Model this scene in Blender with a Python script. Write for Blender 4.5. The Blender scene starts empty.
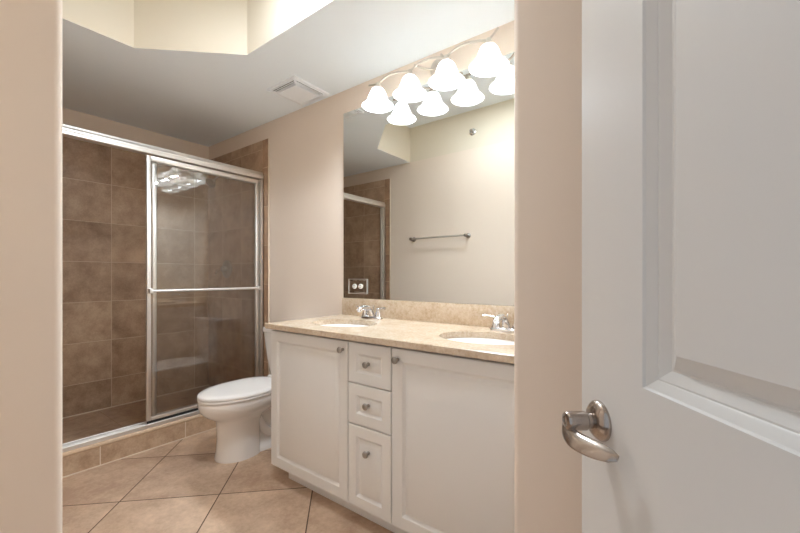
import bpy, bmesh, math, random
from mathutils import Vector, Matrix
random.seed(4)
PI = math.pi
S = bpy.context.scene
C = S.collection

# ------------------------------------------------------------------ camera, world, light, exposure
YAW = math.radians(36.959)
cam_d = bpy.data.cameras.new('camera'); cam = bpy.data.objects.new('camera', cam_d); C.objects.link(cam)
cam_d.sensor_width = 36.0; cam_d.lens = 377.73 / 800 * 36.0
cam_d.shift_y = 9.4 / 800; cam_d.clip_start = 0.02
cam.location = (3.7756, -1.8581, 1.1519); cam.rotation_euler = (PI / 2, 0, YAW)
S.camera = cam

world = bpy.data.worlds.new('world'); S.world = world; world.use_nodes = True
wb = world.node_tree.nodes['Background']; wb.inputs[0].default_value = (0.86, 0.95, 1.05, 1); wb.inputs[1].default_value = 0.46

BULB = 315.0          # emission strength of the vanity bulbs
SHADE_GLOW = 0.0     # glow of the lit glass shades
TRAY_POWER = 12.2    # lamp in the tray ceiling, watts

S.view_settings.view_transform = 'Standard'; S.view_settings.look = 'None'
S.view_settings.gamma = 1.0; S.view_settings.use_curve_mapping = False
S.view_settings.exposure = 0.50
cy = S.cycles
cy.use_denoising = True
cy.max_bounces = 14; cy.diffuse_bounces = 7; cy.glossy_bounces = 6; cy.transmission_bounces = 8; cy.transparent_max_bounces = 16
cy.sample_clamp_indirect = 15.0; cy.caustics_reflective = True; cy.caustics_refractive = False
cy.blur_glossy = 0.5

# ------------------------------------------------------------------ materials
def lin(r, g, b):
    f = lambda c: (c / 255 / 12.92) if c / 255 <= 0.04045 else ((c / 255 + 0.055) / 1.055) ** 2.4
    return (f(r), f(g), f(b), 1.0)

class NT:
    """small helper around a node tree"""
    def __init__(s, name):
        s.m = bpy.data.materials.new(name); s.m.use_nodes = True
        s.t = s.m.node_tree; s.n = s.t.nodes; s.l = s.t.links
        s.b = s.n['Principled BSDF']; s.out = s.n['Material Output']
    def node(s, typ, **kw):
        n = s.n.new(typ)
        for k, v in kw.items(): setattr(n, k, v)
        return n
    def put(s, sock, v):
        if hasattr(v, 'default_value') or hasattr(v, 'is_output'): s.l.new(v, sock)
        else: sock.default_value = v
    def math(s, op, a, b=0.0, c=None):
        n = s.node('ShaderNodeMath', operation=op)
        s.put(n.inputs[0], a); s.put(n.inputs[1], b)
        if c is not None: s.put(n.inputs[2], c)
        return n.outputs[0]
    def mix(s, f, a, b):
        n = s.node('ShaderNodeMix', data_type='RGBA')
        s.put(n.inputs[0], f); s.put(n.inputs[6], a); s.put(n.inputs[7], b)
        return n.outputs[2]
    def noise(s, scale, detail=4, rough=0.55, vec=None):
        n = s.node('ShaderNodeTexNoise'); n.inputs['Scale'].default_value = scale
        n.inputs['Detail'].default_value = detail; n.inputs['Roughness'].default_value = rough
        if vec is not None: s.l.new(vec, n.inputs['Vector'])
        return n.outputs[0]
    def ramp(s, f, stops):
        n = s.node('ShaderNodeValToRGB'); e = n.color_ramp.elements
        while len(e) < len(stops): e.new(0.5)
        for q, (p, c) in zip(e, stops): q.position = p; q.color = c
        s.l.new(f, n.inputs[0]); return n.outputs[0]
    def bump(s, h, strength=0.2, dist=0.002):
        n = s.node('ShaderNodeBump'); n.inputs['Strength'].default_value = strength; n.inputs['Distance'].default_value = dist
        s.l.new(h, n.inputs['Height']); s.l.new(n.outputs[0], s.b.inputs['Normal'])
    def pos(s): return s.node('ShaderNodeNewGeometry').outputs['Position']

def plain(name, col, rough=0.5, metal=0.0, spec=0.5, var=0.03, scale=8.0, bump=0.0, bscale=300.0, coat=0.0):
    k = NT(name)
    a = tuple(max(0, c * (1 - var)) for c in col[:3]) + (1,); b = tuple(min(1, c * (1 + var)) for c in col[:3]) + (1,)
    p = k.pos()
    k.l.new(k.mix(k.noise(scale, vec=p), a, b), k.b.inputs['Base Color'])
    k.b.inputs['Roughness'].default_value = rough; k.b.inputs['Metallic'].default_value = metal
    k.b.inputs['Specular IOR Level'].default_value = spec
    if coat: k.b.inputs['Coat Weight'].default_value = coat; k.b.inputs['Coat Roughness'].default_value = 0.08
    if bump: k.bump(k.noise(bscale, 2, vec=p), bump, 0.001)
    return k.m

def tile(name, uv, size, off, base, dark, grout, gw=0.004, rough=0.35, mottle=9.0, tilevar=0.14, stagger=None, gr_rough=0.8):
    """square ceramic tiles laid on world coordinates; uv: functions giving (u, v) sockets"""
    k = NT(name); p = k.pos()
    sx = k.node('ShaderNodeSeparateXYZ'); k.l.new(p, sx.inputs[0])
    X, Y, Z = sx.outputs
    u, v = uv(k, X, Y, Z)
    u = k.math('DIVIDE', k.math('SUBTRACT', u, off[0]), size[0]); v = k.math('DIVIDE', k.math('SUBTRACT', v, off[1]), size[1])
    fv = k.math('FLOOR', v)
    if stagger is not None:     # rows from this number upward are shifted by half a tile
        u = k.math('ADD', u, k.math('MULTIPLY', k.math('GREATER_THAN', fv, stagger - 0.5), 0.5))
    fu = k.math('FLOOR', u)
    du = k.math('MULTIPLY', k.math('ABSOLUTE', k.math('SUBTRACT', k.math('SUBTRACT', u, fu), 0.5)), size[0])
    dv = k.math('MULTIPLY', k.math('ABSOLUTE', k.math('SUBTRACT', k.math('SUBTRACT', v, fv), 0.5)), size[1])
    gu = k.math('GREATER_THAN', du, size[0] / 2 - gw / 2); gv = k.math('GREATER_THAN', dv, size[1] / 2 - gw / 2)
    g = k.math('MAXIMUM', gu, gv)
    cv = k.node('ShaderNodeCombineXYZ'); k.l.new(fu, cv.inputs[0]); k.l.new(fv, cv.inputs[1])
    wn = k.node('ShaderNodeTexWhiteNoise', noise_dimensions='3D'); k.l.new(cv.outputs[0], wn.inputs[0])
    ofs = k.node('ShaderNodeVectorMath', operation='MULTIPLY_ADD')
    k.l.new(wn.outputs['Color'], ofs.inputs[0]); ofs.inputs[1].default_value = (7, 7, 7); k.l.new(p, ofs.inputs[2])
    n1 = k.noise(mottle, 6, 0.62, ofs.outputs[0]); n2 = k.noise(mottle * 9, 4, 0.7, ofs.outputs[0])
    f = k.math('ADD', k.math('MULTIPLY', n1, 0.68), k.math('MULTIPLY', n2, 0.32))
    f = k.math('ADD', f, k.math('MULTIPLY', k.math('SUBTRACT', wn.outputs['Value'], 0.5), tilevar))
    col = k.ramp(f, [(0.34, dark), (0.66, base)])
    k.l.new(k.mix(g, col, grout), k.b.inputs['Base Color'])
    k.l.new(k.math('ADD', k.math('MULTIPLY', g, gr_rough - rough), rough), k.b.inputs['Roughness'])
    h = k.math('ADD', k.math('SUBTRACT', 1.0, g), k.math('MULTIPLY', n2, 0.12))
    k.bump(h, 0.35, 0.002)
    return k.m

R2 = math.sqrt(0.5)
M = {}
M['wall'] = plain('beige_wall_paint', lin(233, 219, 205), 0.62, var=0.015, scale=3, bump=0.05, bscale=260, spec=0.3)
M['ceiling'] = plain('white_ceiling_paint', lin(242, 249, 255), 0.85, var=0.01, spec=0.2, bump=0.05, bscale=180)
M['tray'] = plain('cream_tray_paint', lin(226, 217, 200), 0.75, var=0.01, spec=0.2)
M['white_cab'] = plain('white_thermofoil', lin(228, 226, 223), 0.34, var=0.012, scale=5)
M['kick'] = plain('white_toe_kick', lin(205, 201, 194), 0.5, var=0.02)
M['door_white'] = plain('white_door_paint', lin(216, 213, 209), 0.36, var=0.012, scale=4, bump=0.04, bscale=160)
M['porcelain'] = plain('white_porcelain', lin(238, 234, 230), 0.12, var=0.006, coat=0.4)
M['seat'] = plain('white_seat_plastic', lin(238, 234, 230), 0.25, var=0.006)
M['bisque'] = plain('bisque_porcelain', lin(190, 180, 165), 0.14, var=0.006)
M['chrome'] = plain('chrome', (0.78, 0.78, 0.79, 1), 0.09, 1.0, var=0.01)
M['alu'] = plain('brushed_aluminium', (0.86, 0.84, 0.81, 1), 0.42, 1.0, var=0.03, scale=30)
M['alu_dark'] = plain('shadowed_channel_metal', (0.30, 0.30, 0.31, 1), 0.4, 1.0, var=0.03)
M['nickel'] = plain('satin_nickel', (0.36, 0.335, 0.31, 1), 0.30, 1.0, var=0.03, scale=40)
M['bronze_nickel'] = plain('aged_nickel', (0.42, 0.36, 0.32, 1), 0.22, 1.0, var=0.06, scale=60)
M['fixture'] = plain('satin_nickel_fixture', (0.62, 0.56, 0.50, 1), 0.28, 1.0, var=0.02)
M['plastic'] = plain('white_plastic', lin(235, 232, 226), 0.4, var=0.01)
M['vent'] = plain('white_vent_plastic', lin(242, 246, 250), 0.5, var=0.01)
M['dark'] = plain('dark_cavity', (0.03, 0.03, 0.03, 1), 0.8, var=0.1)
M['caulk'] = plain('white_caulk', lin(222, 208, 188), 0.6, var=0.03)
M['trim_tile'] = plain('bullnose_tile', lin(222, 198, 170), 0.4, var=0.12, scale=60)
M['gap_shadow'] = plain('black_gap_shadow', (0.02, 0.02, 0.02, 1), 0.7, var=0.1)  # black that paints the shade in the gap under the shower panels

BR, BD, BG = lin(196, 168, 140), lin(148, 119, 95), lin(214, 194, 168)
M['tile_back'] = tile('brown_tile_back', lambda k, X, Y, Z: (Y, Z), (0.33, 0.318), (-0.802, -0.008), BR, BD, BG, 0.0035)
M['tile_side'] = tile('brown_tile_side', lambda k, X, Y, Z: (X, Z), (0.33, 0.318), (0.609, -0.008), BR, BD, BG, 0.0035, stagger=7)
M['tile_pan'] = tile('brown_tile_pan', lambda k, X, Y, Z: (X, Y), (0.33, 0.33), (0.11, 0.1), BR, BD, lin(170, 142, 116), 0.003)
M['tile_curb'] = tile('curb_tile', lambda k, X, Y, Z: (Y, Z), (0.49, 0.30), (-0.63, -0.02), lin(208, 182, 154), lin(160, 132, 106), lin(222, 210, 194), 0.005)
M['tile_floor'] = tile('tan_floor_tile', lambda k, X, Y, Z: (k.math('MULTIPLY', k.math('ADD', X, Y), R2), k.math('MULTIPLY', k.math('SUBTRACT', X, Y), R2)),
                       (0.4825, 0.488), (0.209, 1.876), lin(220, 194, 168), lin(172, 142, 118), lin(92, 72, 58), 0.006, rough=0.38, mottle=5.0, tilevar=0.16)

def granite():
    k = NT('beige_granite'); p = k.pos()
    n1 = k.noise(70, 5, 0.7, p); n2 = k.noise(14, 4, 0.6, p)
    vo = k.node('ShaderNodeTexVoronoi'); vo.inputs['Scale'].default_value = 190; k.l.new(p, vo.inputs['Vector'])
    c = k.ramp(k.math('ADD', k.math('MULTIPLY', n1, 0.65), k.math('MULTIPLY', n2, 0.35)),
               [(0.36, lin(184, 160, 134)), (0.5, lin(203, 184, 160)), (0.64, lin(216, 202, 183))])
    dk = k.math('LESS_THAN', vo.outputs['Distance'], 0.16)
    k.l.new(k.mix(k.math('MULTIPLY', dk, 0.3), c, lin(168, 124, 92)), k.b.inputs['Base Color'])
    k.b.inputs['Roughness'].default_value = 0.24; k.b.inputs['Specular IOR Level'].default_value = 0.85
    return k.m
M['granite'] = granite()

def mirror_mat():
    k = NT('silvered_mirror'); k.b.inputs['Metallic'].default_value = 1.0; k.b.inputs['Roughness'].default_value = 0.0
    k.l.new(k.mix(k.noise(2, vec=k.pos()), (0.78, 0.80, 0.78, 1), (0.80, 0.81, 0.79, 1)), k.b.inputs['Base Color'])
    return k.m
M['mirror'] = mirror_mat()

def glass_mat():
    k = NT('shower_glass')
    tr = k.node('ShaderNodeBsdfTransparent'); tr.inputs[0].default_value = (0.975, 0.972, 0.965, 1)
    gl = k.node('ShaderNodeBsdfGlossy'); gl.inputs['Roughness'].default_value = 0.008; gl.inputs[0].default_value = (1, 1, 1, 1)
    df = k.node('ShaderNodeBsdfDiffuse'); df.inputs[0].default_value = lin(190, 180, 165)
    fr = k.node('ShaderNodeFresnel'); fr.inputs[0].default_value = 1.5
    p = k.pos()
    haze = k.math('ADD', 0.004, k.math('MULTIPLY', k.noise(6, 5, 0.7, p), 0.016))      # soap film
    m1 = k.node('ShaderNodeMixShader'); k.l.new(haze, m1.inputs[0]); k.l.new(tr.outputs[0], m1.inputs[1]); k.l.new(df.outputs[0], m1.inputs[2])
    m2 = k.node('ShaderNodeMixShader'); k.l.new(fr.outputs[0], m2.inputs[0]); k.l.new(m1.outputs[0], m2.inputs[1]); k.l.new(gl.outputs[0], m2.inputs[2])
    k.l.new(m2.outputs[0], k.out.inputs[0]); k.n.remove(k.b)
    return k.m
M['glass'] = glass_mat()

def emit(name, col, s):
    k = NT(name); e = k.node('ShaderNodeEmission'); e.inputs[0].default_value = col; e.inputs[1].default_value = s
    k.l.new(e.outputs[0], k.out.inputs[0]); k.n.remove(k.b); return k.m
M['bulb'] = emit('lit_bulb', (0.88, 0.97, 1.06, 1), BULB)

def shade_mat():
    k = NT('alabaster_glass_shade')
    tr = k.node('ShaderNodeBsdfTransparent'); tr.inputs[0].default_value = (1, 0.97, 0.92, 1)
    tl = k.node('ShaderNodeBsdfTranslucent'); tl.inputs[0].default_value = (0.42, 0.41, 0.39, 1)
    df = k.node('ShaderNodeBsdfDiffuse'); df.inputs[0].default_value = (0.9, 0.87, 0.82, 1)
    e = k.node('ShaderNodeEmission'); e.inputs[0].default_value = (0.88, 0.97, 1.06, 1)
    n = k.noise(28, 4, 0.6, k.pos())
    k.l.new(k.math('MULTIPLY', k.math('ADD', 0.5, n), SHADE_GLOW * 0.65), e.inputs[1])
    m0 = k.node('ShaderNodeMixShader'); m0.inputs[0].default_value = 0.4; k.l.new(tl.outputs[0], m0.inputs[1]); k.l.new(df.outputs[0], m0.inputs[2])
    m1 = k.node('ShaderNodeMixShader'); m1.inputs[0].default_value = 0.95; k.l.new(tr.outputs[0], m1.inputs[1]); k.l.new(m0.outputs[0], m1.inputs[2])
    ad = k.node('ShaderNodeAddShader'); k.l.new(m1.outputs[0], ad.inputs[0]); k.l.new(e.outputs[0], ad.inputs[1])
    k.l.new(ad.outputs[0], k.out.inputs[0]); k.n.remove(k.b); return k.m
M['shade'] = shade_mat()

# ------------------------------------------------------------------ mesh helpers
def obj(name, bm, m, parent=None, smooth=35, kind=None):
    bmesh.ops.remove_doubles(bm, verts=bm.verts, dist=1e-6)
    bmesh.ops.recalc_face_normals(bm, faces=bm.faces)
    me = bpy.data.meshes.new(name); bm.to_mesh(me); bm.free()
    for q in (m if isinstance(m, (list, tuple)) else [m]): me.materials.append(q)
    if smooth:
        for p in me.polygons: p.use_smooth = True
        me.set_sharp_from_angle(angle=math.radians(smooth))
    o = bpy.data.objects.new(name, me); C.objects.link(o)
    if parent: o.parent = parent
    if kind: o['kind'] = kind
    return o

def thing(name, label, cat, loc=(0, 0, 0), rotz=0.0, group=None):
    o = bpy.data.objects.new(name, None); C.objects.link(o); o.empty_display_size = 0.1
    o.location = loc; o.rotation_euler = (0, 0, rotz); o['label'] = label; o['category'] = cat
    if group: o['group'] = group
    return o
def tag(o, label, cat, group=None):
    o['label'] = label; o['category'] = cat
    if group: o['group'] = group
    return o
def struct(name, bm, m, smooth=35): return obj(name, bm, m, None, smooth, 'structure')
def dup(root, loc, label, group=None):
    r = root.copy(); C.objects.link(r); r.location = loc; r['label'] = label
    if group: r['group'] = group
    for ch in root.children:
        c = ch.copy(); C.objects.link(c); c.parent = r
        for g in ch.children:
            d = g.copy(); C.objects.link(d); d.parent = c
    return r

def box(bm, lo, hi, bevel=0.0, seg=2, mat=0, edges=None):
    """axis box; edges='z' bevels vertical edges only"""
    b = bmesh.new()
    r = bmesh.ops.create_cube(b, size=1.0)
    for v in b.verts:
        for i in range(3): v.co[i] = lo[i] + (v.co[i] + 0.5) * (hi[i] - lo[i])
    if bevel:
        es = list(b.edges) if edges is None else [e for e in b.edges if abs((e.verts[0].co - e.verts[1].co).normalized()['xyz'.index(edges)]) > 0.9]
        bmesh.ops.bevel(b, geom=es, offset=bevel, segments=seg, affect='EDGES', profile=0.5)
    for f in b.faces: f.material_index = mat
    join(bm, b)
def join(bm, b, mat4=None):
    if mat4 is not None: bmesh.ops.transform(b, matrix=mat4, verts=b.verts)
    me = bpy.data.meshes.new('tmp'); b.to_mesh(me); b.free(); bm.from_mesh(me); bpy.data.meshes.remove(me)
def ring_loft(bm, rings, cap0=True, cap1=True, closed=True):
    vs = [[bm.verts.new(p) for p in r] for r in rings]
    n = len(vs[0])
    for a, b in zip(vs, vs[1:]):
        for i in range(n if closed else n - 1):
            j = (i + 1) % n
            bm.faces.new((a[i], a[j], b[j], b[i]))
    if cap0: bm.faces.new(vs[0][::-1])
    if cap1: bm.faces.new(vs[-1])
def lathe(bm, prof, mat4=None, n=32, cap0=True, cap1=True):
    """profile of (r, z) about local z"""
    b = bmesh.new()
    rings = [[(r * math.cos(2 * PI * i / n), r * math.sin(2 * PI * i / n), z) for i in range(n)] for r, z in prof]
    ring_loft(b, rings, cap0, cap1); join(bm, b, mat4)
def along(p, d):
    """matrix that puts local z on direction d at point p"""
    return Matrix.Translation(p) @ Vector(d).to_track_quat('Z', 'Y').to_matrix().to_4x4()
def spline(pts, k=8):
    P = [Vector(p) for p in pts]; P = [2 * P[0] - P[1]] + P + [2 * P[-1] - P[-2]]; out = []
    for i in range(1, len(P) - 2):
        for s in range(k):
            t = s / k; a, b, c, d = P[i - 1:i + 3]
            out.append(0.5 * ((2 * b) + (c - a) * t + (2 * a - 5 * b + 4 * c - d) * t * t + (3 * b - a - 3 * c + d) * t ** 3))
    out.append(P[-2]); return out
def tube(bm, pts, rad, n=14, flat=1.0, up=(0, 0, 1)):
    """round (or flattened) tube along pts; rad a number or a list"""
    P = [Vector(p) for p in pts]; m = len(P)
    R = [rad] * m
    if hasattr(rad, '__len__'):
        q = [i * (len(rad) - 1) / (m - 1) for i in range(m)]
        R = [rad[int(a)] + (rad[min(int(a) + 1, len(rad) - 1)] - rad[int(a)]) * (a - int(a)) for a in q]
    b = bmesh.new(); rings = []; u = Vector(up)
    for i in range(m):
        t = (P[min(i + 1, m - 1)] - P[max(i - 1, 0)]).normalized()
        s = t.cross(u)
        if s.length < 1e-4: s = t.cross(Vector((1, 0, 0)))
        s.normalize(); w = s.cross(t).normalized()
        rings.append([P[i] + s * R[i] * math.cos(2 * PI * k / n) + w * R[i] * flat * math.sin(2 * PI * k / n) for k in range(n)])
    ring_loft(b, rings); join(bm, b)
def rect_panel(bm, x0, x1, z0, z1, y0, thick, rings):
    """panel in the xz plane facing -y: front at y0, rings = (inset, depth) from the edge inwards (depth positive = into the panel)"""
    def rr(i, d): return [(x0 + i, y0 + d, z0 + i), (x1 - i, y0 + d, z0 + i), (x1 - i, y0 + d, z1 - i), (x0 + i, y0 + d, z1 - i)]
    ring_loft(bm, [rr(0, thick)] + [rr(i, d) for i, d in rings])

# ------------------------------------------------------------------ room constants (metres; x along the vanity wall, y towards it)
ZC, ZT = 2.434, 2.82
W = 1.633
TRAY = [(1.303, -W), (1.303, -1.06), (1.75, -0.64), (2.78, -0.64), (3.22, -1.06), (3.22, -W)]

# floor
bm = bmesh.new(); box(bm, (-0.12, -3.4, -0.1), (5.2, 0.12, 0.0)); struct('floor', bm, M['tile_floor'])
# ceiling with the raised tray
bm = bmesh.new()
lo = [bm.verts.new((x, y, ZC)) for x, y in [(-0.12, -1.94), (4.42, -1.94), (4.42, 0.12), (-0.12, 0.12)]]
tv = [bm.verts.new((x, y, ZC)) for x, y in TRAY]; tt = [bm.verts.new((x, y, ZT)) for x, y in TRAY]
es = [bm.edges.new((lo[i], lo[(i + 1) % 4])) for i in range(4)] + [bm.edges.new((tv[i], tv[(i + 1) % 6])) for i in range(6)]
bmesh.ops.triangle_fill(bm, edges=es, use_beauty=True, normal=(0, 0, -1))
for i in range(5):
    f = bm.faces.new((tv[i], tv[i + 1], tt[i + 1], tt[i])); f.material_index = 1
f = bm.faces.new((tv[5], tv[0], tt[0], tt[5])); f.material_index = 1
f = bm.faces.new(tt)
struct('ceiling', bm, [M['ceiling'], M['tray']], smooth=0)
# walls
bm = bmesh.new(); box(bm, (-0.12, 0.0, 0), (4.42, 0.12, 2.9)); struct('wall_right', bm, M['wall'])
bm = bmesh.new(); box(bm, (-0.12, -1.94, 0), (0.0, 0.0, 2.9)); struct('wall_back', bm, M['wall'])
bm = bmesh.new(); box(bm, (0.0, -1.94, 0), (2.662, -W, ZC), 0.019, 6, edges='z')
box(bm, (1.2, -W - 0.1, ZC), (3.3, -W - 0.004, 2.9)); struct('wall_left', bm, M['wall'])
bm = bmesh.new(); box(bm, (3.40, -0.848, 0), (4.30, 0.0, ZC), 0.019, 6, edges='z'); struct('wall_front', bm, M['wall'])
bm = bmesh.new(); box(bm, (2.62, -1.94, 0), (3.365, -1.82, ZC)); box(bm, (4.135, -1.94, 0), (4.42, -1.82, ZC)); box(bm, (3.365, -1.94, 2.05), (4.135, -1.82, ZC))
struct('wall_entry', bm, M['wall'])
bm = bmesh.new(); box(bm, (4.30, -1.82, 0), (4.42, 0.0, ZC)); struct('wall_side', bm, M['wall'])

# shower tile: three walls, pan
T = 0.009; ZTILE = 2.295
bm = bmesh.new(); box(bm, (0.0, -W, 0.0), (T, 0.0, ZTILE - .006)); struct('wall_shower_back', bm, M['tile_back'])
bm = bmesh.new(); box(bm, (T, -T, 0.0), (0.935, 0.0, ZTILE)); struct('wall_shower_right', bm, M['tile_side'])
bm = bmesh.new(); box(bm, (T, -W, 0.0), (0.935, -W + T, ZTILE)); struct('wall_shower_left', bm, M['tile_side'])
bm = bmesh.new(); box(bm, (T, -W + T, 0.0), (0.80, -T, 0.07)); struct('floor_shower', bm, M['tile_pan'])
bm = bmesh.new(); box(bm, (T, -W + T, 0.07), (T + .006, -T, 0.077)); struct('trim_5', bm, M['caulk'])
# bullnose strips closing the tile on both side walls
M['tile_edge'] = tile('edge_tile', lambda k, X, Y, Z: (X, Z), (0.2, 0.325), (0.935, 0.108), lin(184, 150, 120), lin(138, 106, 82), lin(214, 190, 160), 0.004)
for n, ya, yb in (('trim_1', -T, 0.0), ('trim_2', -W, -W + T)):
    bm = bmesh.new(); box(bm, (0.937, ya, 0.0), (1.012, yb, ZTILE)); struct(n, bm, M['tile_edge'])
for n, ya, yb in (('trim_3', -T - 0.001, 0.0), ('trim_4', -W, -W + T + 0.001)):
    bm = bmesh.new(); box(bm, (1.012, ya, 0.0), (1.021, yb, ZTILE + 0.004), 0.003, 2)
    struct(n, bm, M['caulk'])

# ------------------------------------------------------------------ shower curb and sliding door
XS = 0.918
t = thing('shower_curb', 'tan tiled curb along the floor under the sliding shower door', 'curb', (0.87, -W / 2, 0))
def L(lo, hi, o): return tuple(a - b for a, b in zip(lo, o)), tuple(a - b for a, b in zip(hi, o))
o3 = (0.87, -W / 2, 0)
bm = bmesh.new(); box(bm, *L((0.80, -W + T + .001, 0), (0.9447, -T - .001, 0.118), o3)); obj('curb_tiles', bm, M['tile_curb'], t)
bm = bmesh.new(); box(bm, *L((0.796, -W + T + .001, 0.118), (0.952, -T - .001, 0.146), o3), 0.009, 4); obj('bullnose_cap', bm, M['trim_tile'], t)
bm = bmesh.new(); box(bm, *L((0.9447, -W + T + .001, 0), (0.950, -T - .001, 0.007), o3), 0.002, 1); obj('caulk_line', bm, M['caulk'], t)

t = thing('shower_door_frame', 'brushed metal header, track and wall jambs of the shower door', 'door frame', (XS, -W / 2, 0.146))
o3 = (XS, -W / 2, 0.146)
bm = bmesh.new()
prof = [(-.030, 1.963), (-.030, 2.012), (-.024, 2.020), (-.012, 2.024), (.012, 2.024), (.020, 2.020), (.022, 2.010), (.024, 2.004), (.030, 1.998), (.032, 1.990), (.030, 1.982), (.032, 1.976), (.032, 1.966), (.028, 1.962)]
ring_loft(bm, [[(x, y + W / 2, z - .146) for x, z in prof] for y in (-W + T + .001, -T - .001)])
obj('header_rail', bm, M['alu'], t, 30)
bm = bmesh.new(); y0, y1 = -W + T + .001 + W / 2, -T - .001 + W / 2
box(bm, (-.032, y0, 0), (.034, y1, .010), .003, 2); box(bm, (.026, y0, .008), (.034, y1, .026), .002, 1); box(bm, (-.003, y0, .008), (.003, y1, .022), .001, 1); box(bm, (-.032, y0, .008), (-.026, y1, .03), .002, 1)
obj('bottom_track', bm, M['alu'], t)
for ya, yb, s in ((-T - .027, -T - .001, 1), (-W + T + .001, -W + T + .027, -1)):
    bm = bmesh.new()
    back = (-T - .007) if s > 0 else (-W + T + .001)
    box(bm, *L((XS - .028, back, .156), (XS + .030, back + .006, 1.962), o3))
    for dx in (-.028, -.002, .026): box(bm, *L((XS + dx, ya, .172), (XS + dx + .004, yb, 1.962), o3))
    obj('wall_jamb', bm, M['alu'], t)

def shower_panel(name, label, xc, ya, yb, bar):
    o = (xc, (ya + yb) / 2, 0.163); t = thing(name, label, 'shower door', o)
    h = (yb - ya) / 2; zt, zb = 1.952 - .163, .026
    sw, d = 0.026, 0.0095
    bm = bmesh.new(); box(bm, (-.003, -h + .012, zb + .012), (.003, h - .012, zt - .012)); obj('glass_pane', bm, M['glass'], t, 0)
    for s in (-1, 1):
        bm = bmesh.new(); a, b = (-h, -h + sw) if s < 0 else (h - sw, h)
        box(bm, (-d, a, zb), (d, b, zt), .003, 2); obj('stile', bm, M['alu'], t)
    bm = bmesh.new(); box(bm, (-d, -h + sw, zt - .032), (d, h - sw, zt), .003, 2); obj('top_rail', bm, M['alu'], t)
    bm = bmesh.new(); box(bm, (-d, -h + sw, zb), (d, h - sw, zb + .024), .003, 2); obj('bottom_rail', bm, M['alu'], t)
    bm = bmesh.new(); box(bm, (-.005, -h + .004, .008), (.005, h - .004, zb)); obj('gap_shadow_strip', bm, M['gap_shadow'], t)  # black strip standing in for the shaded gap between bottom rail and track
    if bar:
        z = 1.052 - .163
        bm = bmesh.new(); tube(bm, [(d + .030, -h + .016, z), (d + .030, h - .016, z)], .0100, 16); b = obj('towel_bar', bm, M['alu'], t)
        for s in (-1, 1):
            bm = bmesh.new(); box(bm, (d, s * (h - .014) - .011, z - .017), (d + .04, s * (h - .014) + .011, z + .017), .004, 2); obj('bracket', bm, M['alu'], b)
    else:
        bm = bmesh.new(); box(bm, (-d - .012, -h + .004, 1.0 - .163), (-d, -h + .02, 1.10 - .163), .003, 2); obj('pull', bm, M['alu'], t)
shower_panel('shower_door_panel', 'front sliding glass shower panel carrying the long towel bar', XS + .0135, -.870, -.050, True)
shower_panel('shower_door_panel', 'rear sliding glass shower panel behind the one with the towel bar', XS - .0125, -.828, -.020, False)

# shower head and valve on the vanity-side shower wall
t = thing('shower_head', 'small round chrome shower head on its arm behind the glass', 'shower head', (0.36, -T, 2.06))
bm = bmesh.new(); lathe(bm, [(.0, 0), (.030, 0), (.030, .003), (.022, .009), (.012, .011)], along((0, 0, 0), (0, -1, 0)), 28, False); obj('flange', bm, M['chrome'], t)
bm = bmesh.new(); tube(bm, spline([(0, -.006, 0), (0, -.06, .004), (0, -.095, -.012), (0, -.118, -.038)], 6), .0085); obj('shower_arm', bm, M['chrome'], t)
bm = bmesh.new(); lathe(bm, [(.010, 0), (.014, .004), (.014, .012), (.011, .016), (.018, .026), (.040, .052), (.045, .056), (.045, .066), (.041, .069), (.020, .069), (.018, .072), (.0, .072)], along((0, -.116, -.034), (.25, -.72, -.62)), 32); obj('head', bm, M['nickel'], t)
t = thing('shower_valve', 'round chrome shower valve plate with lever on brown tile', 'shower valve', (0.362, -T, 1.215))
bm = bmesh.new(); lathe(bm, [(.085, 0), (.085, .003), (.078, .008), (.04, .012), (.0, .012)], along((0, 0, 0), (0, -1, 0)), 40); obj('escutcheon', bm, M['nickel'], t)
bm = bmesh.new(); lathe(bm, [(.026, .010), (.026, .03), (.023, .036), (.020, .055), (.0, .058)], along((0, 0, 0), (0, -1, 0)), 28); obj('hub', bm, M['nickel'], t)
bm = bmesh.new(); tube(bm, spline([(0, -.048, 0), (-.035, -.055, -.004), (-.07, -.06, -.016), (-.09, -.062, -.045)], 6), .0085); obj('lever', bm, M['chrome'], t)

# ------------------------------------------------------------------ toilet
TX = 1.462
t = thing('toilet', 'white two piece toilet between the shower curb and the vanity', 'toilet', (TX, -0.40, 0))
def egg(yf, yb, hw, z, yw=None, n=48, pf=2.0, pb=2.6):
    """closed outline: front tip yf, back yb, half width hw at yw (world y, stored relative to -0.40)"""
    if yw is None: yw = yb + (yf - yb) * 0.45
    out = []
    for i in range(n):
        a = 2 * PI * i / n; c, s = math.cos(a), math.sin(a)
        p = pf if s < 0 else pb
        x = hw * math.copysign(abs(c) ** (2 / p), c); yy = math.copysign(abs(s) ** (2 / p), s)
        y = yw + (yw - yf) * yy if yy < 0 else yw + (yb - yw) * yy
        out.append((x, y + 0.40, z))
    return out
bm = bmesh.new()
rings = [(-.674, -.40, .120, 0, -.53), (-.676, -.40, .120, .012, -.53), (-.666, -.40, .112, .05, -.53), (-.660, -.40, .108, .13, -.53), (-.662, -.40, .108, .20, -.53),
         (-.668, -.38, .111, .240, -.53), (-.684, -.35, .120, .258, -.525), (-.728, -.30, .150, .284, -.515), (-.757, -.27, .172, .312, -.505), (-.770, -.26, .181, .338, -.50), (-.774, -.25, .184, .36, -.50), (-.772, -.25, .184, .378, -.50), (-.764, -.25, .178, .386, -.50)]
ring_loft(bm, [egg(a, b, h, z, yw) for a, b, h, z, yw in rings])
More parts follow.
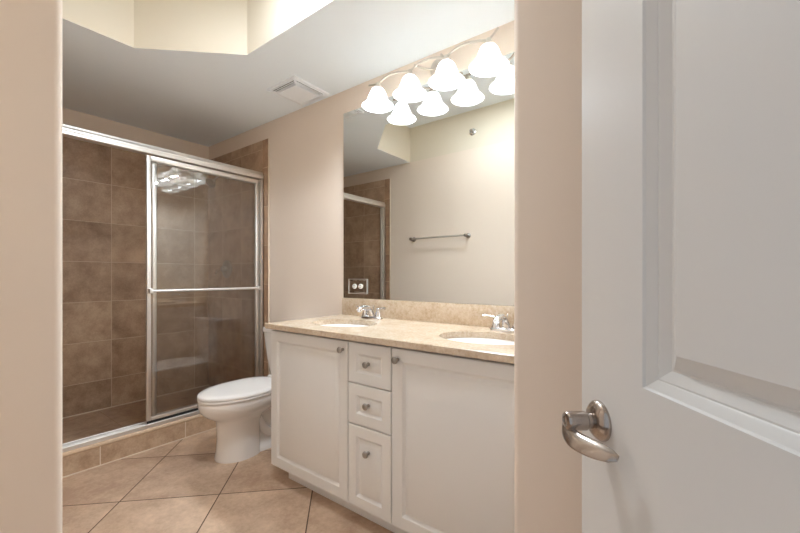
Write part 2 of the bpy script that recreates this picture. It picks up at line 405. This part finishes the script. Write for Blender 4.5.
# rear: trapway body, foot and deck under the tank
def rb(y0, y1, hw, z): return egg(y0, y1, hw, z, (y0 + y1) / 2, pf=5, pb=5)
ring_loft(bm, [rb(-.47, -.13, .10, 0), rb(-.47, -.13, .10, .022), rb(-.47, -.14, .088, .034), rb(-.47, -.16, .062, .06), rb(-.47, -.17, .055, .12), rb(-.47, -.15, .058, .22), rb(-.47, -.10, .075, .28), rb(-.44, -.04, .12, .33), rb(-.42, -.03, .15, .355), rb(-.42, -.03, .152, .40), rb(-.41, -.035, .147, .408)])
for s in (-1, 1):
    tube(bm, [(s * .05, y + .40, z) for y, z in [(p.x, p.y) for p in spline([(-.44, .24, 0), (-.37, .12, 0), (-.30, .09, 0), (-.25, .16, 0), (-.22, .26, 0), (-.17, .22, 0), (-.15, .10, 0), (-.15, .02, 0)], 6)]], .032, 12)
    lathe(bm, [(.012, .02), (.012, .032), (.006, .04), (0, .04)], Matrix.Translation((s * .083, .12, 0)), 16)
obj('bowl', bm, M['porcelain'], t, 50)
bm = bmesh.new()
ring_loft(bm, [egg(-.770, -.262, .186, .387, -.50), egg(-.776, -.258, .190, .391, -.50), egg(-.776, -.258, .190, .400, -.50), egg(-.771, -.262, .186, .404, -.50)]); obj('seat', bm, M['seat'], t, 50)
bm = bmesh.new()
ring_loft(bm, [egg(-.770, -.250, .185, .4065, -.50, pb=3), egg(-.777, -.246, .191, .410, -.50, pb=3), egg(-.777, -.246, .191, .418, -.50, pb=3), egg(-.770, -.250, .186, .425, -.50, pb=3), egg(-.72, -.275, .15, .4295, -.50, pb=3), egg(-.62, -.36, .07, .4315, -.49, pb=3)]); obj('lid', bm, M['seat'], t, 50)
for s in (-1, 1):
    bm = bmesh.new(); box(bm, (s * .078 - .022, .150, .405), (s * .078 + .022, .178, .437), .007, 3); obj('hinge', bm, M['seat'], t)
def rbox(hw, y0, y1, z, r): # rounded rectangle ring
    out = []
    for cx, cy_, a0 in ((hw - r, y1 - r, 0), (-hw + r, y1 - r, 90), (-hw + r, y0 + r, 180), (hw - r, y0 + r, 270)):
        for k in range(7):
            a = math.radians(a0 + 15 * k); out.append((cx + r * math.cos(a), cy_ + r * math.sin(a) + .40, z))
    return out
bm = bmesh.new()
ring_loft(bm, [rbox(.15, -.19, -.03, .408, .04), rbox(.165, -.20, -.02, .425, .04), rbox(.187, -.212, -.016, .55, .04), rbox(.203, -.222, -.014, .69, .04), rbox(.207, -.224, -.014, .735, .04)]); obj('tank', bm, M['porcelain'], t, 50)
bm = bmesh.new()
ring_loft(bm, [rbox(.208, -.226, -.013, .734, .04), rbox(.216, -.234, -.010, .738, .045), rbox(.217, -.235, -.010, .762, .045), rbox(.213, -.231, -.013, .771, .045), rbox(.200, -.218, -.022, .774, .04)]); obj('tank_lid', bm, M['porcelain'], t, 50)
bm = bmesh.new(); lathe(bm, [(.013, 0), (.013, .008), (.009, .012)], along((.15, .175, .68), (0, -1, 0)), 18); tube(bm, spline([(.15, .166, .68), (.12, .158, .678), (.08, .158, .67)], 5), .006, 10); obj('flush_lever', bm, M['chrome'], t)

# ------------------------------------------------------------------ vanity
VX0, VX1, YF = 1.905, 3.392, -0.593     # YF: front plane of doors and drawers
vb = (2.65, -0.30, 0)
t = thing('vanity_cabinet', 'long white vanity with raised panel doors and three drawers', 'vanity cabinet', vb)
def LV(lo, hi): return L(lo, hi, vb)
bm = bmesh.new(); box(bm, *LV((VX0 + .006, YF + .020, .088), (VX1, -.004, .856)), .002, 1); obj('body', bm, M['white_cab'], t)
bm = bmesh.new(); box(bm, *LV((1.978, -.522, 0.002), (VX1, -.02, .088))); obj('toe_kick', bm, M['white_cab'], t)
def knob(parent, x, z):
    bm = bmesh.new()
    lathe(bm, [(.008, 0), (.0075, .004), (.0055, .008), (.0055, .013), (.0105, .018), (.0150, .021), (.0155, .024), (.0135, .028), (.0075, .0305), (.0, .031)], along((x - vb[0], YF - vb[1], z), (0, -1, 0)), 28)
    obj('knob', bm, M['nickel'], parent)
def front(name, x0, x1, z0, z1, border, kx, kz):
    bm = bmesh.new(); b = border
    rect_panel(bm, x0 - vb[0], x1 - vb[0], z0, z1, YF - vb[1], .019,
               [(0, .004), (.0015, .0015), (.004, 0), (b, 0), (b + .0015, .0012), (b + .010, .0080), (b + .013, .0092), (b + .016, .0086), (b + .028, .0014), (b + .031, .0005)])
    o = obj(name, bm, M['white_cab'], t, 28); knob(o, kx, kz); return o
front('door', 1.912, 2.516, .090, .846, .054, 2.486, .805)
front('drawer', 2.5205, 2.7745, .659, .846, .050, 2.6475, .757)
front('drawer', 2.5205, 2.7745, .470, .655, .050, 2.6475, .572)
front('drawer', 2.5205, 2.7745, .090, .466, .050, 2.6475, .360)
front('door', 2.779, 3.388, .090, .846, .054, 2.812, .800)

# countertop with two oval cut-outs, and its backsplash
SINKS = [(2.232, -.335), (3.085, -.335)]; SA, SB = .205, .158
co = (2.65, -.31, .856)
t = thing('countertop', 'beige speckled granite vanity top with low matching backsplash', 'countertop', co)
bm = bmesh.new(); es = []
def loop(pts):
    v = [bm.verts.new(p) for p in pts]; es.extend(bm.edges.new((v[i], v[(i + 1) % len(v)])) for i in range(len(v))); return v
X0, X1, Y0 = 1.893, 3.397, -.618
top = .030
l_out = loop([(x - co[0], y - co[1], top) for x, y in [(X0 + .003, Y0 + .003), (X1, Y0 + .003), (X1, -.002), (X0 + .003, -.002)]])
l_h = [loop([(cx - co[0] + SA * math.cos(2 * PI * i / 56), cyy - co[1] + SB * math.sin(2 * PI * i / 56), top) for i in range(56)]) for cx, cyy in SINKS]
bmesh.ops.triangle_fill(bm, edges=es, use_beauty=True, normal=(0, 0, 1))
def skirt(l, rings):
    prev = l
    for fn in rings:
        nx = [bm.verts.new(fn(v.co)) for v in l]
        for i in range(len(l)):
            j = (i + 1) % len(l); bm.faces.new((prev[i], prev[j], nx[j], nx[i]))
        prev = nx
    return prev
def outw(c, e, z):
    x = c.x - (e if c.x < 0 else 0); y = c.y - (e if c.y < 0 else 0); return Vector((x, y, z))
bot = skirt(l_out, [lambda c: outw(c, .003, top - .003), lambda c: outw(c, .003, .003), lambda c: outw(c, 0, 0.0005)])
for l in l_h: skirt(l, [lambda c: Vector((c.x, c.y, top - .004)), lambda c: Vector((c.x, c.y, .0005))])
obj('slab', bm, M['granite'], t, 40)
bm = bmesh.new(); box(bm, (X0 - co[0], -.022 - co[1], top), (X1 - co[0], -.001 - co[1], 1.0 - .856), .002, 2); obj('backsplash', bm, M['granite'], t)

sink_label = ['oval white undermount basin at the toilet end of the granite top', 'oval white undermount basin partly hidden by the wall corner']
def make_sink(loc, label):
    t = thing('sink_basin', label, 'sink', loc, group='vanity basins')
    bm = bmesh.new(); n = 56
    prof = [(1.035, -.002), (1.0, -.004), (.985, -.03), (.94, -.07), (.83, -.105), (.62, -.128), (.35, -.138), (.10, -.141)]
    def R(f, z, e=0): return [((SA * f + e) * math.cos(2 * PI * i / n), (SB * f + e) * math.sin(2 * PI * i / n), z) for i in range(n)]
    ring_loft(bm, [R(f, z) for f, z in prof] + [R(.10, -.150)] + [R(.62, -.140), R(.85, -.115), R(.97, -.07), R(1.035, -.012), R(1.035, -.002)], False, False)
    obj('basin', bm, M['bisque'], t, 60)
    bm = bmesh.new(); lathe(bm, [(.024, -.1415), (.024, -.138), (.018, -.1365), (.0, -.1375)], None, 24); obj('drain', bm, M['chrome'], t)
    return t
s0 = make_sink((SINKS[0][0], SINKS[0][1], .856), sink_label[0]); dup(s0, (SINKS[1][0], SINKS[1][1], .856), sink_label[1], 'vanity basins')

def make_faucet(loc, label):
    t = thing('faucet', label, 'faucet', loc, group='vanity faucets')
    bm = bmesh.new(); n = 40
    def st(hx, hy, z): # stadium outline
        return [((hx - hy) * (1 if math.cos(a) > 0 else -1) * (abs(math.cos(a)) > 1e-6) + hy * math.cos(a), hy * math.sin(a), z) for a in [2 * PI * (i + .5) / n for i in range(n)]]
    ring_loft(bm, [st(.082, .028, 0), st(.082, .028, .006), st(.078, .025, .012), st(.070, .019, .017)]); obj('base_plate', bm, M['chrome'], t, 40)
    bm = bmesh.new()
    tube(bm, spline([(0, .004, .010), (0, -.004, .040), (0, -.030, .064), (0, -.070, .074), (0, -.105, .068), (0, -.120, .058)], 6), [.021, .020, .0185, .017, .0155, .0145, .0140, .014], 20)
    lathe(bm, [(.0115, 0), (.0125, .004), (.0125, .012), (.009, .014), (0, .014)], along((0, -.112, .066), (0, -.15, -1)), 20)
    obj('spout', bm, M['chrome'], t, 60)
    bm = bmesh.new(); lathe(bm, [(.0035, 0), (.0035, .05), (.006, .054), (.006, .06), (0, .062)], Matrix.Translation((0, .018, .02)), 12); obj('lift_rod', bm, M['chrome'], t)
    for s in (-1, 1):
        bm = bmesh.new()
        lathe(bm, [(.024, .010), (.024, .016), (.021, .024), (.016, .040), (.013, .050), (.014, .056), (.013, .064), (.008, .068), (0, .069)], Matrix.Translation((s * .052, 0, 0)), 26)
        tube(bm, spline([(s * .052, 0, .060), (s * .075, -.004, .066), (s * .100, -.008, .070), (s * .118, -.010, .068)], 5), [.0065, .0055, .0055, .006, .007], 12)
        obj('handle', bm, M['chrome'], t, 60)
    return t
f0 = make_faucet((2.222, -.085, .8865), 'chrome two handle faucet behind the toilet end basin')
dup(f0, (3.090, -.095, .8865), 'chrome two handle faucet beside the wall corner, its right handle cut off', 'vanity faucets')

# mirror and the outlet cut into it
bm = bmesh.new(); box(bm, (1.892, -.006, 1.001), (3.397, -.001, 2.274), .0015, 1)
tag(obj('mirror', bm, M['mirror'], None, 0), 'large frameless wall mirror above the granite backsplash', 'mirror')
t = thing('power_outlet', 'horizontal outlet with mirrored cover plate in the mirror corner', 'outlet', (2.03, -.006, 1.082))
bm = bmesh.new(); rect_panel(bm, -.085, .085, -.050, .050, -.004, .004, [(0, .003), (.004, 0), (.010, 0), (.012, .001)]); obj('cover_plate', bm, M['mirror'], t, 0)
bm = bmesh.new()
for a, b in (((-.085, -.006, -.050), (.085, -.003, -.0465)), ((-.085, -.006, .0465), (.085, -.003, .050)), ((-.085, -.006, -.0465), (-.0815, -.003, .0465)), ((.0815, -.006, -.0465), (.085, -.003, .0465))): box(bm, a, b)
obj('plate_edge', bm, M['alu'], t)
for s in (-1, 1):
    bm = bmesh.new(); lathe(bm, [(.0165, 0), (.0165, .003), (.0150, .0045), (0, .0045)], along((s * .028, -.003, 0), (0, -1, 0)) @ Matrix.Scale(1.15, 4, (1, 0, 0)), 24); r = obj('receptacle', bm, M['plastic'], t)
    bm = bmesh.new()
    for dz in (-.006, .006): box(bm, (s * .028 - .007, -.0082, dz - .0015), (s * .028 + .003, -.0074, dz + .0015))
    obj('slot', bm, M['dark'], r)

# ------------------------------------------------------------------ vanity light: wavy bar, round backplate, four bell shades
LX = [2.306, 2.543, 2.778, 3.014]; LB = (2.66, 0, 2.313); LY = -.126
t = thing('vanity_light', 'wavy nickel light bar with four lit bell glass shades', 'vanity light', LB)
bm = bmesh.new(); lathe(bm, [(.058, 0), (.058, .006), (.052, .014), (.030, .020), (.012, .024), (.010, .03)], along((0, -.001, .022), (0, -1, 0)), 36); obj('backplate', bm, M['fixture'], t)
for s in (-1, 1):
    bm = bmesh.new(); tube(bm, spline([(s * .03, -.014, .022), (s * .07, -.06, .020), (s * .085, LY, .014)], 6), .006); obj('support_arm', bm, M['fixture'], t)
bm = bmesh.new(); pts = [(2.236 - LB[0], LY, .004)]
for i, x in enumerate(LX):
    pts.append((x - LB[0], LY, -.006))
    pts += [(x + .055 - LB[0], LY - .004, .009), (x + .11 - LB[0], LY - .002, .017), (x + .175 - LB[0], LY, .007)] if i < 3 else [(x + .05 - LB[0], LY, .030)]
tube(bm, spline(pts, 8), .0062); obj('bar', bm, M['fixture'], t)
for x in LX:
    px = x - LB[0]
    bm = bmesh.new(); lathe(bm, [(.010, .014), (.013, .010), (.014, -.004), (.024, -.010), (.030, -.026), (.030, -.034)], Matrix.Translation((px, LY, -.016)), 28, True, False); obj('holder', bm, M['fixture'], t)
    bm = bmesh.new()
    pr = [(.026, 0), (.036, -.006), (.046, -.022), (.053, -.042), (.060, -.060), (.071, -.076), (.086, -.090), (.096, -.099), (.098, -.104)]
    pr = [(r, z) for r, z in pr] + [(r - .0035, z) for r, z in pr[::-1]]
    lathe(bm, pr, Matrix.Translation((px, LY, -.038)), 40, False, False); sh = obj('shade', bm, M['shade'], t, 60)
    bm = bmesh.new(); lathe(bm, [(.002, 0), (.013, -.002), (.014, -.022), (.022, -.034), (.0285, -.048), (.030, -.058), (.027, -.072), (.017, -.083), (.004, -.088)], Matrix.Translation((px, LY, -.042)), 24); obj('bulb', bm, M['bulb'], sh, 60)

# round lamp up in the tray (above the frame of the picture)
TLX, TLY = 2.46, -0.99
t = thing('ceiling_light', 'round flush ceiling lamp inside the raised tray', 'ceiling light', (TLX, TLY, ZT))
bm = bmesh.new(); lathe(bm, [(.125, 0), (.125, -.018), (.115, -.022)], None, 40, True, True); obj('rim', bm, M['vent'], t)
tl = bpy.data.lights.new('tray_lamp', 'AREA'); tl.shape = 'DISK'; tl.size = .20; tl.energy = TRAY_POWER; tl.color = (.88, .97, 1.06)
to = bpy.data.objects.new('tray_lamp', tl); C.objects.link(to); to.location = (0, 0, -.03); to.parent = t

# ------------------------------------------------------------------ exhaust vent on the ceiling
t = thing('exhaust_vent', 'square white louvred exhaust fan grille on the ceiling', 'exhaust vent', (1.635, -.187, ZC))
bm = bmesh.new(); q = .150
def sq(h, z): return [(-h, -h, z), (h, -h, z), (h, h, z), (-h, h, z)]
ring_loft(bm, [sq(q, 0), sq(q, -.006), sq(q - .004, -.010), sq(q - .016, -.012), sq(q - .018, -.006)], False, False); obj('frame', bm, M['vent'], t, 20)
bm = bmesh.new(); box(bm, (-q + .017, -q + .017, -.005), (q - .017, q - .017, -.001)); obj('cavity', bm, M['dark'], t)
bm = bmesh.new(); h = .098
ring_loft(bm, [sq(h, -.006), sq(h, -.024), sq(h - .006, -.028)], False, True); obj('centre_panel', bm, M['vent'], t, 20)
for s in range(4):
    a = s * PI / 2; Rm = Matrix.Rotation(a, 4, 'Z')
    for k in range(3):
        y = h + .006 + k * .0125; z = -.020 + .0025 * k
        bm = bmesh.new(); box(bm, (-y - .002, y, z - .001), (y + .002, y + .0050, z + .004)); bmesh.ops.transform(bm, matrix=Rm, verts=bm.verts); obj('louvre', bm, M['vent'], t)
    bm = bmesh.new(); b2 = bmesh.new(); box(b2, (-.006, 0, -.004), (.006, .078, .003)); join(bm, b2, Rm @ Matrix.Translation((h - .004, h - .004, -.016)) @ Matrix.Rotation(-PI / 4, 4, 'Z')); obj('corner_rib', bm, M['vent'], t)

# ------------------------------------------------------------------ towel bar and sprinkler on the left wall (seen in the mirror)
t = thing('towel_bar', 'satin nickel towel bar on the bare wall, seen in the mirror', 'towel bar', (1.69, -W, 1.56))
bm = bmesh.new(); tube(bm, [(-.335, .062, 0), (.335, .062, 0)], .0090); obj('bar', bm, M['alu'], t)
for s in (-1, 1):
    bm = bmesh.new(); lathe(bm, [(.027, 0), (.027, .005), (.020, .012), (.012, .018), (.011, .045), (.017, .05), (.018, .062), (.016, .074), (0, .078)], along((s * .335, 0, 0), (0, 1, 0)), 28); obj('post', bm, M['nickel'], t)
t = thing('fire_sprinkler', 'small chrome sidewall sprinkler high on the wall in the mirror', 'sprinkler', (2.075, -W, 2.60))
bm = bmesh.new(); lathe(bm, [(.035, 0), (.034, .004), (.024, .010), (.013, .012)], along((0, 0, 0), (0, 1, 0)), 28); obj('escutcheon', bm, M['chrome'], t)
bm = bmesh.new(); lathe(bm, [(.010, .010), (.010, .022), (.004, .026), (.004, .044), (.014, .046), (.014, .049), (0, .050)], along((0, 0, 0), (0, 1, 0)), 20)
for s in (-1, 1): tube(bm, spline([(s * .008, .02, 0), (s * .014, .032, 0), (s * .003, .046, 0)], 5), .002, 8)
obj('head', bm, M['nickel'], t)

# ------------------------------------------------------------------ entry door, standing open (local: x along the leaf from hinge to free edge, -y towards the camera side)
DW = 0.76
HX, HY = 3.650 + DW * .6266 + .038 * .7794, -1.2265 - DW * .7794 + .038 * .6266
bm = bmesh.new()
P0, P1 = .138, DW - .138
TH = .038
def dq(x0, x1, z0, z1, y): return [(x0, y, z0), (x1, y, z0), (x1, y, z1), (x0, y, z1)]
def leaf(bm):
    z0, z1 = .010, 2.030
    panels = [(1.021, 1.90), (.20, .80)]
    # the flat front as a frame around the two moulded panels
    xs = [0, P0, P1, DW]; zs = [z0, .20, .80, 1.021, 1.90, z1]
    for i in range(3):
        for j in range(5):
            if i == 1 and j in (1, 3): continue
            for y, flip in ((0, False), (TH, True)):
                v = [bm.verts.new(p) for p in dq(xs[i], xs[i + 1], zs[j], zs[j + 1], y)]; bm.faces.new(v[::-1] if flip else v)
    for (a, b) in panels:
        for sgn, y0 in ((1, 0), (-1, TH)):
            prof = [(0, 0), (.002, .0030), (.011, .0080), (.0125, .0098), (.0145, .0094), (.024, .0150), (.0255, .0160), (.028, .0160), (.046, .0050), (.047, .0036), (.049, .0036)]
            ring_loft(bm, [dq(P0 + i, P1 - i, a + i, b - i, y0 + sgn * d) for i, d in prof], False, True)
    for a, b in (((0, z0), (DW, z0)), ((DW, z0), (DW, z1)), ((DW, z1), (0, z1)), ((0, z1), (0, z0))):
        bm.faces.new([bm.verts.new(p) for p in ((a[0], 0, a[1]), (a[0], TH, a[1]), (b[0], TH, b[1]), (b[0], 0, b[1]))])
leaf(bm)
door = obj('door_1', bm, M['door_white'], None, 25, 'structure')
door.location = (HX, HY, 0); door.rotation_euler = (0, 0, math.atan2(.7794, -.6266))
door['label'] = 'white panelled door standing open at the right'
LXx, LZ = DW - .050, .949
# local axes: leaf runs +x to the free edge; the side towards the camera is local +y
bm = bmesh.new(); lathe(bm, [(.0275, 0), (.0275, .003), (.0255, .006), (.021, .010), (.0145, .013)], along((LXx, TH, LZ), (0, 1, 0)), 40); obj('rose', bm, M['bronze_nickel'], door)
bm = bmesh.new()
lathe(bm, [(.0105, .008), (.0105, .020), (.0130, .022), (.0130, .046), (.0115, .049), (.0070, .050), (.0066, .0485), (0, .0485)], along((LXx, TH, LZ), (0, 1, 0)), 32)
pts = spline([(LXx + .012, TH + .044, LZ - .002), (LXx, TH + .047, LZ - .013), (LXx - .017, TH + .046, LZ - .018), (LXx - .036, TH + .039, LZ - .019), (LXx - .055, TH + .029, LZ - .019), (LXx - .072, TH + .019, LZ - .019)], 7)
tube(bm, pts, [.004, .007, .009, .0105, .0115, .0120, .0122, .0122, .0118, .0105, .0085, .004], 22, .30, up=(0, .80, .60))
obj('lever_handle', bm, M['bronze_nickel'], door, 50)
